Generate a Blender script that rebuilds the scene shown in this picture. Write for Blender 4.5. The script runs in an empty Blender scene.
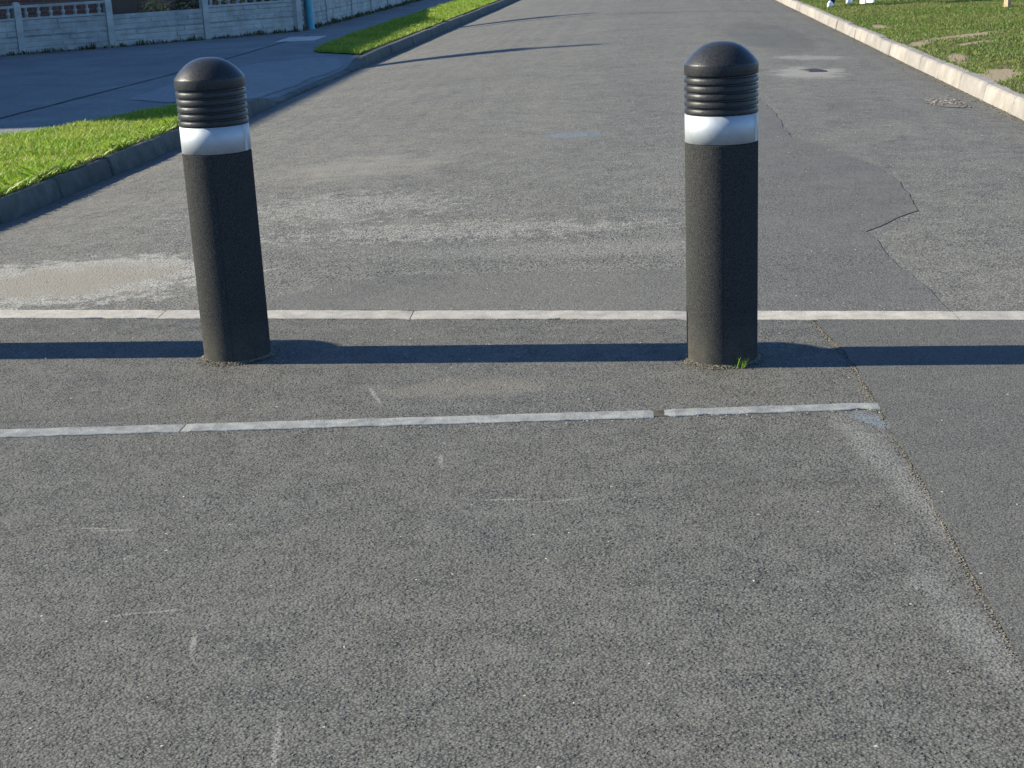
import bpy, bmesh, math, random
import numpy as np
from mathutils import Vector, Matrix, Quaternion

random.seed(7)
rng = np.random.default_rng(7)
scene = bpy.context.scene
COL = scene.collection
R = math.radians

# ------------------------------------------------------------------ camera
cam_data = bpy.data.cameras.new('camera')
cam = bpy.data.objects.new('camera', cam_data)
COL.objects.link(cam)
cam_data.sensor_width = 36.0
cam_data.lens = 1500.0 / 1024.0 * 36.0
cam_data.clip_start = 0.05
cam_data.clip_end = 2000
pitch, roll = math.atan(442 / 1500.0), R(2.5)
cp, sp, cr, sr = math.cos(pitch), math.sin(pitch), math.cos(roll), math.sin(roll)
fw = Vector((0, cp, -sp)); up0 = Vector((0, sp, cp)); rt0 = Vector((1, 0, 0))
rt = cr * rt0 - sr * up0
up = cr * up0 + sr * rt0
M = Matrix((rt, up, -fw)).transposed().to_4x4()
M.translation = (0, 0, 1.32)
cam.matrix_world = M
scene.camera = cam

# ------------------------------------------------------------------ sky, sun, exposure
SUN_EL, SUN_A = R(27.2), R(7.5)
world = bpy.data.worlds.new('World')
scene.world = world
world.use_nodes = True
wn = world.node_tree.nodes
sky = wn.new('ShaderNodeTexSky')
sky.sky_type = 'NISHITA'
sky.sun_disc = False
sky.sun_elevation = SUN_EL
sky.sun_rotation = -(math.pi / 2 - SUN_A)
sky.air_density = 1.0
sky.dust_density = 0.0
sky.ozone_density = 6.5
sky.altitude = 1500
world.node_tree.links.new(sky.outputs[0], wn['Background'].inputs[0])
wn['Background'].inputs[1].default_value = 0.10

sl = bpy.data.lights.new('sun', 'SUN')
sl.energy = 4.6
sl.angle = R(0.5)
sl.color = (1.0, 0.935, 0.74)
sun = bpy.data.objects.new('sun', sl)
COL.objects.link(sun)
LV = Vector((math.cos(SUN_EL) * math.cos(SUN_A), -math.cos(SUN_EL) * math.sin(SUN_A), -math.sin(SUN_EL)))
sun.rotation_euler = LV.to_track_quat('-Z', 'Y').to_euler()
sun.location = (-30, 10, 30)

vs = scene.view_settings
vs.view_transform = 'Standard'
vs.look = 'None'
vs.gamma = 1.0
vs.use_curve_mapping = False
vs.exposure = 1.65

# ------------------------------------------------------------------ node helpers
class NT:
    def __init__(s, name):
        s.m = bpy.data.materials.new(name)
        s.m.use_nodes = True
        s.t = s.m.node_tree
        s.b = s.t.nodes['Principled BSDF']
        s.out = s.t.nodes['Material Output']
        s._pos = None
        s._nz = {}
    def n(s, typ, **kw):
        nd = s.t.nodes.new(typ)
        for k, v in kw.items():
            setattr(nd, k, v)
        return nd
    def l(s, a, b):
        s.t.links.new(a, b)
    def set(s, sock, v):
        if isinstance(v, bpy.types.NodeSocket):
            s.l(v, sock)
        elif isinstance(v, (tuple, list)) and len(v) == 3 and sock.type == 'RGBA':
            sock.default_value = (*v, 1)
        else:
            sock.default_value = v
    @property
    def pos(s):
        if s._pos is None:
            s._pos = s.n('ShaderNodeTexCoord').outputs['Object']
        return s._pos
    def n_off(s, d):
        a = s.n('ShaderNodeVectorMath', operation='ADD'); s.l(s.pos, a.inputs[0]); a.inputs[1].default_value = (d, d * 1.7, d * 0.6); return a.outputs[0]
    def geo_pos(s):
        return s.n('ShaderNodeNewGeometry').outputs['Position']
    def noise(s, scale, detail=4, rough=0.55, vec=None, out='Fac', dist=0.0):
        key = (scale, detail, rough, out, dist)
        if vec is None and key in s._nz: return s._nz[key]
        nd = s.n('ShaderNodeTexNoise')
        s.l(vec or s.pos, nd.inputs['Vector'])
        nd.inputs['Scale'].default_value = scale
        nd.inputs['Detail'].default_value = detail
        nd.inputs['Roughness'].default_value = rough
        nd.inputs['Distortion'].default_value = dist
        if vec is None: s._nz[key] = nd.outputs[out]
        return nd.outputs[out]
    def voro(s, scale, feature='F1', out='Distance', vec=None, rnd=1.0):
        nd = s.n('ShaderNodeTexVoronoi', feature=feature)
        s.l(vec or s.pos, nd.inputs['Vector'])
        nd.inputs['Scale'].default_value = scale
        nd.inputs['Randomness'].default_value = rnd
        return nd.outputs[out]
    def math(s, op, a, b=0.0, c=None, clamp=False):
        nd = s.n('ShaderNodeMath', operation=op, use_clamp=clamp)
        s.set(nd.inputs[0], a); s.set(nd.inputs[1], b)
        if c is not None: s.set(nd.inputs[2], c)
        return nd.outputs[0]
    def mix(s, f, a, b, mode='MIX'):
        nd = s.n('ShaderNodeMix', data_type='RGBA', blend_type=mode, clamp_factor=True)
        s.set(nd.inputs[0], f); s.set(nd.inputs[6], a); s.set(nd.inputs[7], b)
        return nd.outputs[2]
    def rng(s, v, a, b, c=0.0, d=1.0):
        nd = s.n('ShaderNodeMapRange', clamp=True)
        s.set(nd.inputs[0], v)
        for i, x in enumerate((a, b, c, d)): nd.inputs[i + 1].default_value = x
        return nd.outputs[0]
    def bump(s, h, strength=1.0, dist=0.01, prev=None):
        nd = s.n('ShaderNodeBump')
        nd.inputs['Strength'].default_value = strength
        nd.inputs['Distance'].default_value = dist
        s.l(h, nd.inputs['Height'])
        if prev: s.l(prev, nd.inputs['Normal'])
        return nd.outputs[0]
    def ellipse(s, cx, cy, rx, ry, rot, k=0.5, nscale=6.0, lo=0.0, hi=0.5):
        """a ragged blot lying on the ground, 1 inside and 0 outside"""
        a = s.n('ShaderNodeVectorMath', operation='SUBTRACT'); s.l(s.pos, a.inputs[0]); a.inputs[1].default_value = (cx, cy, 0)
        r_ = s.n('ShaderNodeVectorRotate', rotation_type='Z_AXIS'); s.l(a.outputs[0], r_.inputs['Vector']); r_.inputs['Angle'].default_value = -rot
        d = s.n('ShaderNodeVectorMath', operation='MULTIPLY'); s.l(r_.outputs[0], d.inputs[0]); d.inputs[1].default_value = (1 / rx, 1 / ry, 0)
        ln = s.n('ShaderNodeVectorMath', operation='LENGTH'); s.l(d.outputs[0], ln.inputs[0])
        v = s.math('SUBTRACT', 1.0, ln.outputs['Value'])
        nz = s.math('MULTIPLY', s.math('SUBTRACT', s.noise(nscale, 5, 0.65), 0.5), k * 2)
        return s.rng(s.math('ADD', v, nz), lo, hi)
    def done(s, col, rough=0.8, nrm=None, spec=0.3, metal=0.0):
        s.set(s.b.inputs['Base Color'], col)
        s.set(s.b.inputs['Roughness'], rough)
        s.b.inputs['Specular IOR Level'].default_value = spec
        s.b.inputs['Metallic'].default_value = metal
        if nrm: s.l(nrm, s.b.inputs['Normal'])
        return s.m

def asphalt(name, dark, mid, light, stone=150.0, relief=0.004, brown=0.3, speck=0.985, blots=(), patchy=0.35, smooth=0.0):
    t = NT(name)
    v1 = t.voro(stone); c1 = t.voro(stone, out='Color')
    sep = t.n('ShaderNodeSeparateColor'); t.l(c1, sep.inputs[0])
    # per stone tone: stone grey to worn pale
    tone = t.mix(t.rng(sep.outputs[0], 0.05, 0.95), mid, light)
    # bitumen between the stones
    big = t.noise(1.3, 5, 0.6)
    huge = t.noise(0.35, 3, 0.5)
    binder = t.rng(t.math('ADD', v1, t.math('MULTIPLY', t.noise(stone * 0.5, 3), 0.35)), 0.40, 0.78)
    open_ = t.rng(t.noise(9, 5, 0.7), 0.35, 0.68, 0.5, 0.95 - smooth * 0.4)
    col = t.mix(t.math('MULTIPLY', binder, open_), tone, dark)
    # pits gathered in clusters, mixed darker here and sunk in the relief below
    wob = t.n('ShaderNodeVectorMath', operation='MULTIPLY_ADD'); t.l(t.noise(stone * 0.8, 2, 0.5, out='Color'), wob.inputs[0]); wob.inputs[1].default_value = (0.012, 0.012, 0.0); t.l(t.n_off(7.3), wob.inputs[2])
    pv = t.voro(stone * 0.62, vec=wob.outputs[0]); pc = t.voro(stone * 0.62, out='Color', vec=wob.outputs[0])
    sp2 = t.n('ShaderNodeSeparateColor'); t.l(pc, sp2.inputs[0])
    thr = t.rng(t.noise(5, 5, 0.7), 0.3, 0.7, 0.90, 0.72 + smooth * 0.10)
    pits = t.math('MULTIPLY', t.math('GREATER_THAN', sp2.outputs[2], thr), t.rng(pv, 0.22, 0.46, 1.0, 0.0))
    col = t.mix(t.math('MULTIPLY', pits, 0.8), col, dark)
    # fine film of dust, brown-grey
    dust = tuple(x * y for x, y in zip(mid, (1.18, 1.06, 0.86)))
    col = t.mix(t.math('MULTIPLY', t.rng(big, 0.35, 0.7), brown), col, dust)
    # broad tonal drift
    col = t.mix(1.0, col, t.mix(t.rng(t.math('ADD', t.math('MULTIPLY', big, 0.6), t.math('MULTIPLY', huge, 0.4)), 0.32, 0.68),
                                 (1 - patchy,) * 3, (1 + patchy * 0.55,) * 3), 'MULTIPLY')
    # pale chippings
    cs = t.voro(48.0, out='Color', rnd=1.0); ds = t.voro(48.0)
    s2 = t.n('ShaderNodeSeparateColor'); t.l(cs, s2.inputs[0])
    sp_ = t.math('MULTIPLY', t.math('GREATER_THAN', s2.outputs[1], speck), t.math('LESS_THAN', ds, 0.17))
    col = t.mix(sp_, col, (0.30, 0.28, 0.245))
    for b in blots:
        e = t.ellipse(*b['e'], **b.get('k', {}))
        if b.get('grain'):
            e = t.math('MULTIPLY', e, t.rng(t.math('ADD', v1, t.math('MULTIPLY', t.noise(40, 4), 0.6)), 0.35, 0.95, 1.0, 1 - b['grain']))
        col = t.mix(t.math('MULTIPLY', e, b.get('a', 1.0)), col, b['c'])
    # relief
    h = t.math('SUBTRACT', 1.0, t.math('POWER', v1, 2.0))
    h = t.math('ADD', h, t.math('MULTIPLY', sep.outputs[1], 0.35))
    h = t.math('ADD', h, t.math('MULTIPLY', t.noise(stone * 1.1, 3, 0.6), 0.5))
    h = t.math('SUBTRACT', h, t.math('MULTIPLY', pits, 2.3))
    n1 = t.bump(h, 0.85, relief)
    n2 = t.bump(t.noise(7, 4, 0.6), 0.25, 0.005, n1)
    return t.done(col, 0.88, n2, 0.12)

def concrete(name, base, var=0.25, scale=9, bumpd=0.003, moss=None, rough=0.85, stain=None):
    t = NT(name)
    nz = t.noise(scale, 6, 0.65)
    col = t.mix(t.rng(nz, 0.3, 0.7), tuple(x * (1 - var) for x in base), tuple(min(1, x * (1 + var * 0.6)) for x in base))
    col = t.mix(t.rng(t.noise(scale * 18, 3), 0.55, 0.75, 0, 0.45), col, tuple(x * 0.55 for x in base))
    rndn = t.n('ShaderNodeObjectInfo').outputs['Random']
    col = t.mix(1.0, col, t.mix(rndn, (0.86, 0.87, 0.88), (1.06, 1.05, 1.03)), 'MULTIPLY')
    if moss:
        col = t.mix(t.rng(t.noise(scale * 0.8, 5, 0.7), 0.52, 0.66, 0, moss[1]), col, moss[0])
    n1 = t.bump(t.math('ADD', t.noise(scale * 22, 4, 0.7), t.math('MULTIPLY', t.noise(scale * 4, 3), 1.2)), 0.7, bumpd)
    return t.done(col, rough, n1, 0.25)

def plain(name, c, rough=0.6, spec=0.4, metal=0.0, var=0.15, scale=12, bumpd=0.0):
    t = NT(name)
    col = t.mix(t.rng(t.noise(scale, 5, 0.6), 0.3, 0.7), tuple(x * (1 - var) for x in c), tuple(min(1, x * (1 + var)) for x in c))
    nr = t.bump(t.noise(scale * 8, 4, 0.6), 0.6, bumpd) if bumpd else None
    return t.done(col, rough, nr, spec, metal)

def leafy(name, c1, c2, dry, dryamt=0.12, trans=0.35, drift=1.1):
    t = NT(name)
    ri = t.n('ShaderNodeNewGeometry').outputs['Random Per Island']
    col = t.mix(ri, c1, c2)
    col = t.mix(t.rng(t.noise(drift, 4, 0.6), 0.45, 0.72, 0, 0.75), col, tuple(0.45 * a + 0.55 * b for a, b in zip(c2, dry)))
    col = t.mix(t.math('LESS_THAN', t.math('FRACT', t.math('MULTIPLY', ri, 37.7)), dryamt), col, dry)
    d = t.n('ShaderNodeBsdfPrincipled'); t.l(col, d.inputs['Base Color']); d.inputs['Roughness'].default_value = 0.55; d.inputs['Specular IOR Level'].default_value = 0.25
    tr = t.n('ShaderNodeBsdfTranslucent'); t.l(col, tr.inputs['Color'])
    mx = t.n('ShaderNodeMixShader'); mx.inputs[0].default_value = trans
    t.l(d.outputs[0], mx.inputs[1]); t.l(tr.outputs[0], mx.inputs[2]); t.l(mx.outputs[0], t.out.inputs['Surface'])
    return t.m

# ------------------------------------------------------------------ materials
SAND = (0.165, 0.145, 0.115); PALE = (0.33, 0.315, 0.285)
MT = {}
MT['road'] = asphalt('old_coarse_tarmac', (0.035, 0.036, 0.037), (0.108, 0.103, 0.092), (0.220, 0.208, 0.184), stone=125, relief=0.0022, brown=0.18, speck=0.955, patchy=0.14, blots=[
    dict(e=(-1.92, 6.36, 0.92, 0.62, R(4)), c=PALE, a=0.95, grain=0.7, k=dict(k=0.95, nscale=9.0, lo=0.14, hi=0.36)),
    dict(e=(-1.90, 6.35, 0.62, 0.40, R(8)), c=SAND, a=0.92, grain=0.35, k=dict(k=0.9, nscale=7.0, lo=0.08, hi=0.45)),
    dict(e=(-0.9, 7.8, 1.1, 0.6, R(-6)), c=PALE, a=0.7, grain=1.0, k=dict(k=1.7, nscale=16.0, lo=0.40, hi=0.55)),
    dict(e=(-0.25, 7.0, 1.4, 0.30, R(-5)), c=PALE, a=0.75, grain=1.0, k=dict(k=1.7, nscale=16.0, lo=0.35, hi=0.5)),
    dict(e=(0.35, 6.5, 1.2, 0.25, R(-3)), c=PALE, a=0.3, grain=0.9, k=dict(k=1.2, nscale=9.0, lo=0.25, hi=0.6)),
    dict(e=(-0.9, 9.2, 0.9, 0.8, 0), c=(0.24, 0.215, 0.18), a=0.4, grain=0.5, k=dict(k=0.7, nscale=3.0, lo=0.2, hi=0.7)),
    dict(e=(0.5, 10.05, 0.32, 0.22, 0), c=(0.11, 0.17, 0.24), a=0.5, grain=0.6, k=dict(k=0.7, nscale=9.0, lo=0.25, hi=0.6)),
    dict(e=(2.85, 14.1, 0.5, 0.85, R(-12)), c=(0.25, 0.235, 0.21), a=0.75, grain=0.4, k=dict(k=0.7, nscale=3.0, lo=0.2, hi=0.5)),
    dict(e=(3.45, 19.6, 0.55, 3.2, R(-4)), c=(0.062, 0.061, 0.058), a=0.6, grain=0.2, k=dict(k=0.35, nscale=1.6, lo=0.0, hi=0.2)),
    dict(e=(3.2, 15.9, 0.7, 0.5, 0), c=(0.33, 0.31, 0.28), a=0.5, grain=0.7, k=dict(k=0.8, nscale=4.0, lo=0.35, hi=0.6)),
])
SCRAPES = []
for (ax, ay), (bx, by), w in (((-0.87, 2.876), (-0.785, 2.893), .006), ((-0.80, 2.889), (-0.705, 2.897), .007), ((-1.06, 3.393), (-0.99, 3.383), .006), ((-1.03, 3.372), (-0.90, 3.366), .007),
                              ((-0.442, 2.43), (-0.425, 2.15), .009), ((-0.664, 2.79), (-0.652, 2.68), .009), ((-0.11, 3.466), (0.05, 3.458), .006), ((0.03, 3.432), (0.185, 3.447), .006),
                              ((-0.203, 3.84), (-0.194, 3.72), .009), ((-0.45, 4.52), (-0.395, 4.30), .010)):
    SCRAPES.append(dict(e=((ax + bx) / 2, (ay + by) / 2, math.hypot(bx - ax, by - ay) / 2 * 1.15, w, math.atan2(by - ay, bx - ax)), c=(0.25, 0.24, 0.215), a=0.6, grain=0.6, k=dict(k=0.35, nscale=60.0, lo=0.05, hi=0.5)))
MT['table'] = asphalt('brownish_dense_tarmac', (0.03, 0.03, 0.031), (0.093, 0.090, 0.081), (0.153, 0.148, 0.134), stone=175, relief=0.0017, brown=0.2, speck=0.985, patchy=0.04, blots=[
    dict(e=(0.95, 3.55, 0.07, 0.75, R(4)), c=(0.24, 0.235, 0.22), a=0.5, grain=0.7, k=dict(k=0.7, nscale=7.0, lo=0.1, hi=0.7)),
    dict(e=(0.87, 2.65, 0.07, 0.6, R(4)), c=(0.24, 0.235, 0.225), a=0.4, grain=0.7, k=dict(k=0.8, nscale=7.0, lo=0.15, hi=0.8)),
    dict(e=(1.0, 3.95, 0.05, 0.12, R(20)), c=(0.16, 0.20, 0.25), a=0.5, grain=0.5, k=dict(k=0.6, nscale=12.0, lo=0.1, hi=0.6)),
    dict(e=(0.53, 3.5, 0.2, 0.3, R(10)), c=(0.025, 0.025, 0.025), a=0.3, grain=0.9, k=dict(k=0.7, nscale=9.0, lo=0.2, hi=0.7)),
    dict(e=(-0.1, 4.45, 0.5, 0.16, 0), c=(0.15, 0.135, 0.11), a=0.4, k=dict(k=0.7, nscale=6.0, lo=0.2, hi=0.7)),
] + SCRAPES)
MT['strip'] = asphalt('dark_smooth_tarmac', (0.028, 0.028, 0.030), (0.083, 0.080, 0.073), (0.135, 0.130, 0.118), stone=200, relief=0.0013, brown=0.12, speck=0.98, patchy=0.07, smooth=0.6)
MT['patch'] = asphalt('road_repair_tarmac', (0.03, 0.03, 0.031), (0.090, 0.087, 0.081), (0.150, 0.146, 0.136), stone=150, relief=0.0014, brown=0.15, speck=0.975, patchy=0.08, smooth=0.5)
MT['dusty'] = asphalt('dusty_smooth_tarmac', (0.04, 0.038, 0.035), (0.098, 0.094, 0.087), (0.155, 0.149, 0.138), stone=140, relief=0.0014, brown=0.2, speck=0.985, patchy=0.2, smooth=0.8)
MT['path'] = asphalt('pavement_tarmac', (0.07, 0.072, 0.072), (0.165, 0.17, 0.165), (0.24, 0.245, 0.235), stone=110, relief=0.0014, brown=0.2, speck=0.985, patchy=0.28, smooth=0.5)
MT['path_new'] = asphalt('pavement_repair_tarmac', (0.08, 0.082, 0.082), (0.20, 0.205, 0.20), (0.28, 0.285, 0.275), stone=110, relief=0.0014, brown=0.1, speck=0.985, patchy=0.15, smooth=0.5)
MT['flush'] = concrete('flush_kerb_concrete', (0.29, 0.265, 0.235), 0.28, 14, 0.002)
MT['thin_edge'] = concrete('worn_edging_concrete', (0.205, 0.205, 0.198), 0.4, 18, 0.003)
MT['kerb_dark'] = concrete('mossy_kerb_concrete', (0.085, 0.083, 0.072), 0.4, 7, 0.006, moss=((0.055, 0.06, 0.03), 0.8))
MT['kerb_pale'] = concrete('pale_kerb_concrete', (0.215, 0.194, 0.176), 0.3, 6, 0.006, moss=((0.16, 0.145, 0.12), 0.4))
MT['bed'] = concrete('mortar_bed', (0.12, 0.115, 0.10), 0.3, 15, 0.004)
MT['slab'] = concrete('slab_concrete', (0.42, 0.39, 0.34), 0.2, 10, 0.003)
MT['precast'] = concrete('precast_wall_concrete', (0.30, 0.31, 0.295), 0.3, 5, 0.012, moss=((0.16, 0.18, 0.14), 0.5))
MT['iron'] = plain('cast_iron', (0.085, 0.08, 0.072), 0.6, 0.5, 0.6, 0.3, 30, 0.002)
MT['crack'] = plain('joint_dirt', (0.05, 0.045, 0.035), 0.95, 0.1, 0, 0.5, 30, 0.004)
MT['teal'] = plain('teal_column_paint', (0.045, 0.22, 0.29), 0.45, 0.4, 0, 0.15, 8)
MT['galv'] = plain('galvanised_steel', (0.42, 0.43, 0.44), 0.5, 0.5, 0.6, 0.1, 8)
MT['wood'] = plain('weathered_stake_wood', (0.36, 0.24, 0.15), 0.8, 0.2, 0, 0.3, 25, 0.003)
MT['render_white'] = plain('white_paint', (0.75, 0.75, 0.74), 0.5, 0.4, 0, 0.05, 8)
MT['door'] = plain('brown_door_paint', (0.09, 0.055, 0.035), 0.45, 0.4, 0, 0.2, 10)
MT['glass'] = plain('window_glass', (0.02, 0.025, 0.03), 0.05, 0.6, 0, 0.1, 3)
MT['felt'] = plain('roof_felt', (0.08, 0.08, 0.08), 0.9, 0.2, 0, 0.2, 6, 0.004)
MT['pot'] = plain('terracotta', (0.38, 0.16, 0.09), 0.8, 0.2, 0, 0.15, 10)
MT['skin'] = plain('skin', (0.50, 0.31, 0.24), 0.5, 0.4, 0, 0.06, 20)
MT['hair'] = plain('brown_hair', (0.06, 0.035, 0.02), 0.5, 0.4, 0, 0.3, 60)
MT['denim'] = plain('navy_denim', (0.016, 0.020, 0.050), 0.85, 0.2, 0, 0.3, 60, 0.002)
MT['lilac'] = plain('lilac_cloth', (0.28, 0.20, 0.42), 0.85, 0.2, 0, 0.15, 40, 0.002)
MT['grey_cloth'] = plain('grey_cloth', (0.16, 0.17, 0.18), 0.85, 0.2, 0, 0.15, 40, 0.002)
MT['shoe'] = plain('white_shoe_leather', (0.72, 0.72, 0.70), 0.5, 0.4, 0, 0.08, 40)
MT['sole'] = plain('shoe_rubber', (0.5, 0.49, 0.46), 0.7, 0.3, 0, 0.1, 40)
MT['eye'] = plain('eye_white', (0.75, 0.74, 0.72), 0.2, 0.5, 0, 0.02, 40)
MT['lip'] = plain('lip', (0.40, 0.16, 0.14), 0.5, 0.4, 0, 0.1, 40)
MT['grass_verge'] = leafy('verge_grass', (0.080, 0.165, 0.012), (0.23, 0.33, 0.028), (0.32, 0.29, 0.08), 0.08, 0.45)
MT['grass_lawn'] = leafy('lawn_grass', (0.050, 0.100, 0.012), (0.115, 0.172, 0.022), (0.21, 0.175, 0.075), 0.16, 0.35, 0.55)
MT['weed'] = leafy('weed_leaf', (0.03, 0.055, 0.012), (0.07, 0.085, 0.02), (0.12, 0.085, 0.04), 0.35, 0.3)
MT['shrub'] = leafy('variegated_leaf', (0.10, 0.13, 0.03), (0.42, 0.36, 0.10), (0.30, 0.12, 0.12), 0.2, 0.3)
MT['grit'] = leafy('chipping_stone', (0.16, 0.155, 0.14), (0.36, 0.34, 0.30), (0.12, 0.115, 0.11), 0.35, 0.0)
MT['rubble'] = leafy('broken_tarmac_stone', (0.05, 0.048, 0.045), (0.16, 0.14, 0.12), (0.26, 0.21, 0.16), 0.2, 0.0)
MT['silt'] = leafy('silt_grain', (0.10, 0.09, 0.068), (0.19, 0.165, 0.12), (0.06, 0.055, 0.045), 0.25, 0.0)

def soil(name, c, c2):
    t = NT(name)
    col = t.mix(t.rng(t.noise(2.2, 6, 0.65), 0.35, 0.65), c, c2)
    col = t.mix(t.rng(t.noise(45, 4, 0.6), 0.5, 0.75, 0, 0.5), col, tuple(x * 0.5 for x in c))
    return t.done(col, 0.95, t.bump(t.noise(40, 5, 0.7), 0.8, 0.02), 0.1)
BARE = [(5.2, 16.85, 0.78, 0.17, R(41)), (4.06, 12.4, 0.60, 0.19, R(68)), (4.45, 16.05, 0.48, 0.12, R(66)), (4.9, 15.75, 0.36, 0.09, R(50)), (4.22, 14.0, 0.55, 0.09, R(76)), (4.75, 19.0, 0.5, 0.1, R(80))]
def lawn_turf():
    t = NT('lawn_turf')
    col = t.mix(t.rng(t.noise(2.2, 6, 0.65), 0.35, 0.65), (0.055, 0.068, 0.022), (0.105, 0.090, 0.042))
    for b in BARE:
        col = t.mix(t.ellipse(*b, k=0.5, nscale=6.0, lo=-0.15, hi=0.2), col, (0.215, 0.17, 0.115))
    col = t.mix(t.rng(t.noise(45, 4, 0.6), 0.5, 0.75, 0, 0.4), col, (0.07, 0.06, 0.035))
    return t.done(col, 0.95, t.bump(t.noise(40, 5, 0.7), 0.8, 0.02), 0.1)
MT['lawn_turf'] = lawn_turf()
MT['turf'] = soil('turf_base', (0.045, 0.062, 0.018), (0.085, 0.080, 0.035))
MT['bare'] = soil('bare_earth', (0.235, 0.185, 0.125), (0.165, 0.135, 0.09))
MT['garden'] = soil('garden_soil', (0.07, 0.055, 0.035), (0.05, 0.06, 0.025))
MT['ground'] = soil('open_ground', (0.06, 0.075, 0.025), (0.08, 0.075, 0.035))

def plastic():
    t = NT('black_bollard_plastic')
    fine = t.noise(260, 3, 0.6)
    col = t.mix(t.rng(fine, 0.35, 0.7), (0.016, 0.016, 0.016), (0.052, 0.052, 0.051))
    sepz = t.n('ShaderNodeSeparateXYZ'); t.l(t.pos, sepz.inputs[0])
    low = t.math('MULTIPLY', t.rng(sepz.outputs[2], 0.0, 0.16, 1.0, 0.0), t.rng(t.noise(20, 5, 0.7), 0.3, 0.7))
    col = t.mix(t.math('MULTIPLY', low, 0.6), col, (0.085, 0.078, 0.060))
    col = t.mix(t.rng(t.noise(6, 6, 0.7), 0.55, 0.75, 0, 0.25), col, (0.04, 0.04, 0.039))
    mp = t.n('ShaderNodeMapping'); t.l(t.pos, mp.inputs['Vector']); mp.inputs['Scale'].default_value = (30, 30, 220)
    sc_ = t.math('MULTIPLY', t.rng(t.noise(1.0, 4, 0.6, vec=mp.outputs[0]), 0.66, 0.72), t.rng(t.noise(5.0, 3, 0.6), 0.52, 0.62))
    col = t.mix(t.math('MULTIPLY', sc_, 0.5), col, (0.13, 0.13, 0.125))
    nr = t.bump(t.math('ADD', t.noise(240, 3, 0.6), t.math('MULTIPLY', t.noise(25, 3), 0.6)), 0.5, 0.0016)
    t.b.inputs['Diffuse Roughness'].default_value = 0.0
    return t.done(col, t.rng(fine, 0.3, 0.7, 0.6, 0.75), nr, 0.0)
MT['plastic'] = plastic()
def plastic_cap():
    t = NT('black_bollard_cap_plastic')
    fine = t.noise(200, 3, 0.6)
    col = t.mix(t.rng(fine, 0.35, 0.7), (0.010, 0.010, 0.011), (0.028, 0.028, 0.029))
    col = t.mix(t.rng(t.noise(9, 6, 0.7), 0.55, 0.78, 0, 0.3), col, (0.04, 0.04, 0.038))
    nr = t.bump(t.math('ADD', t.noise(200, 3, 0.6), t.math('MULTIPLY', t.noise(30, 3), 0.3)), 0.5, 0.0016)
    return t.done(col, t.rng(fine, 0.3, 0.7, 0.34, 0.46), nr, 0.2)
MT['plastic_cap'] = plastic_cap()
def reflective():
    t = NT('reflective_sheeting')
    col = t.mix(t.rng(t.noise(14, 5, 0.65), 0.4, 0.75), (0.32, 0.34, 0.36), (0.27, 0.29, 0.31))
    col = t.mix(t.rng(t.noise(38, 5, 0.75), 0.58, 0.70, 0, 0.55), col, (0.20, 0.18, 0.15))
    t.done(col, 0.6, t.bump(t.noise(22, 3), 0.25, 0.001), 0.4, 0.0)
    t.b.inputs['Metallic'].default_value = 0.5
    t.b.inputs['Coat Weight'].default_value = 0.1
    t.b.inputs['Coat Roughness'].default_value = 0.3
    return t.m
MT['reflect'] = reflective()
def bricks(name):
    t = NT(name)
    bt = t.n('ShaderNodeTexBrick')
    mp = t.n('ShaderNodeCombineXYZ'); sx = t.n('ShaderNodeSeparateXYZ'); t.l(t.pos, sx.inputs[0])
    t.l(t.math('ADD', sx.outputs[0], sx.outputs[1]), mp.inputs[0]); t.l(sx.outputs[2], mp.inputs[1])
    t.l(mp.outputs[0], bt.inputs['Vector'])
    bt.inputs['Scale'].default_value = 1.0
    bt.inputs['Brick Width'].default_value = 0.225; bt.inputs['Row Height'].default_value = 0.075; bt.inputs['Mortar Size'].default_value = 0.006
    bt.inputs['Color1'].default_value = (0.22, 0.085, 0.055, 1); bt.inputs['Color2'].default_value = (0.15, 0.06, 0.045, 1); bt.inputs['Mortar'].default_value = (0.22, 0.20, 0.17, 1)
    col = t.mix(t.rng(t.noise(3, 5), 0.3, 0.7), bt.outputs['Color'], t.mix(0.4, bt.outputs['Color'], (0.12, 0.08, 0.06)))
    return t.done(col, 0.85, t.bump(t.math('SUBTRACT', 1.0, bt.outputs['Fac']), 0.7, 0.01), 0.2)
MT['brick'] = bricks('red_brick')
def tiles():
    t = NT('concrete_roof_tile')
    sx = t.n('ShaderNodeSeparateXYZ'); t.l(t.pos, sx.inputs[0])
    w = t.math('FRACT', t.math('MULTIPLY', sx.outputs[2], 6.0))
    v = t.math('FRACT', t.math('MULTIPLY', sx.outputs[1], 3.4))
    col = t.mix(t.rng(t.noise(4, 5), 0.3, 0.7), (0.14, 0.075, 0.055), (0.20, 0.11, 0.08))
    return t.done(col, 0.85, t.bump(t.math('ADD', w, t.math('PINGPONG', v, 0.5)), 0.6, 0.04), 0.2)
MT['tile'] = tiles()

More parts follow.
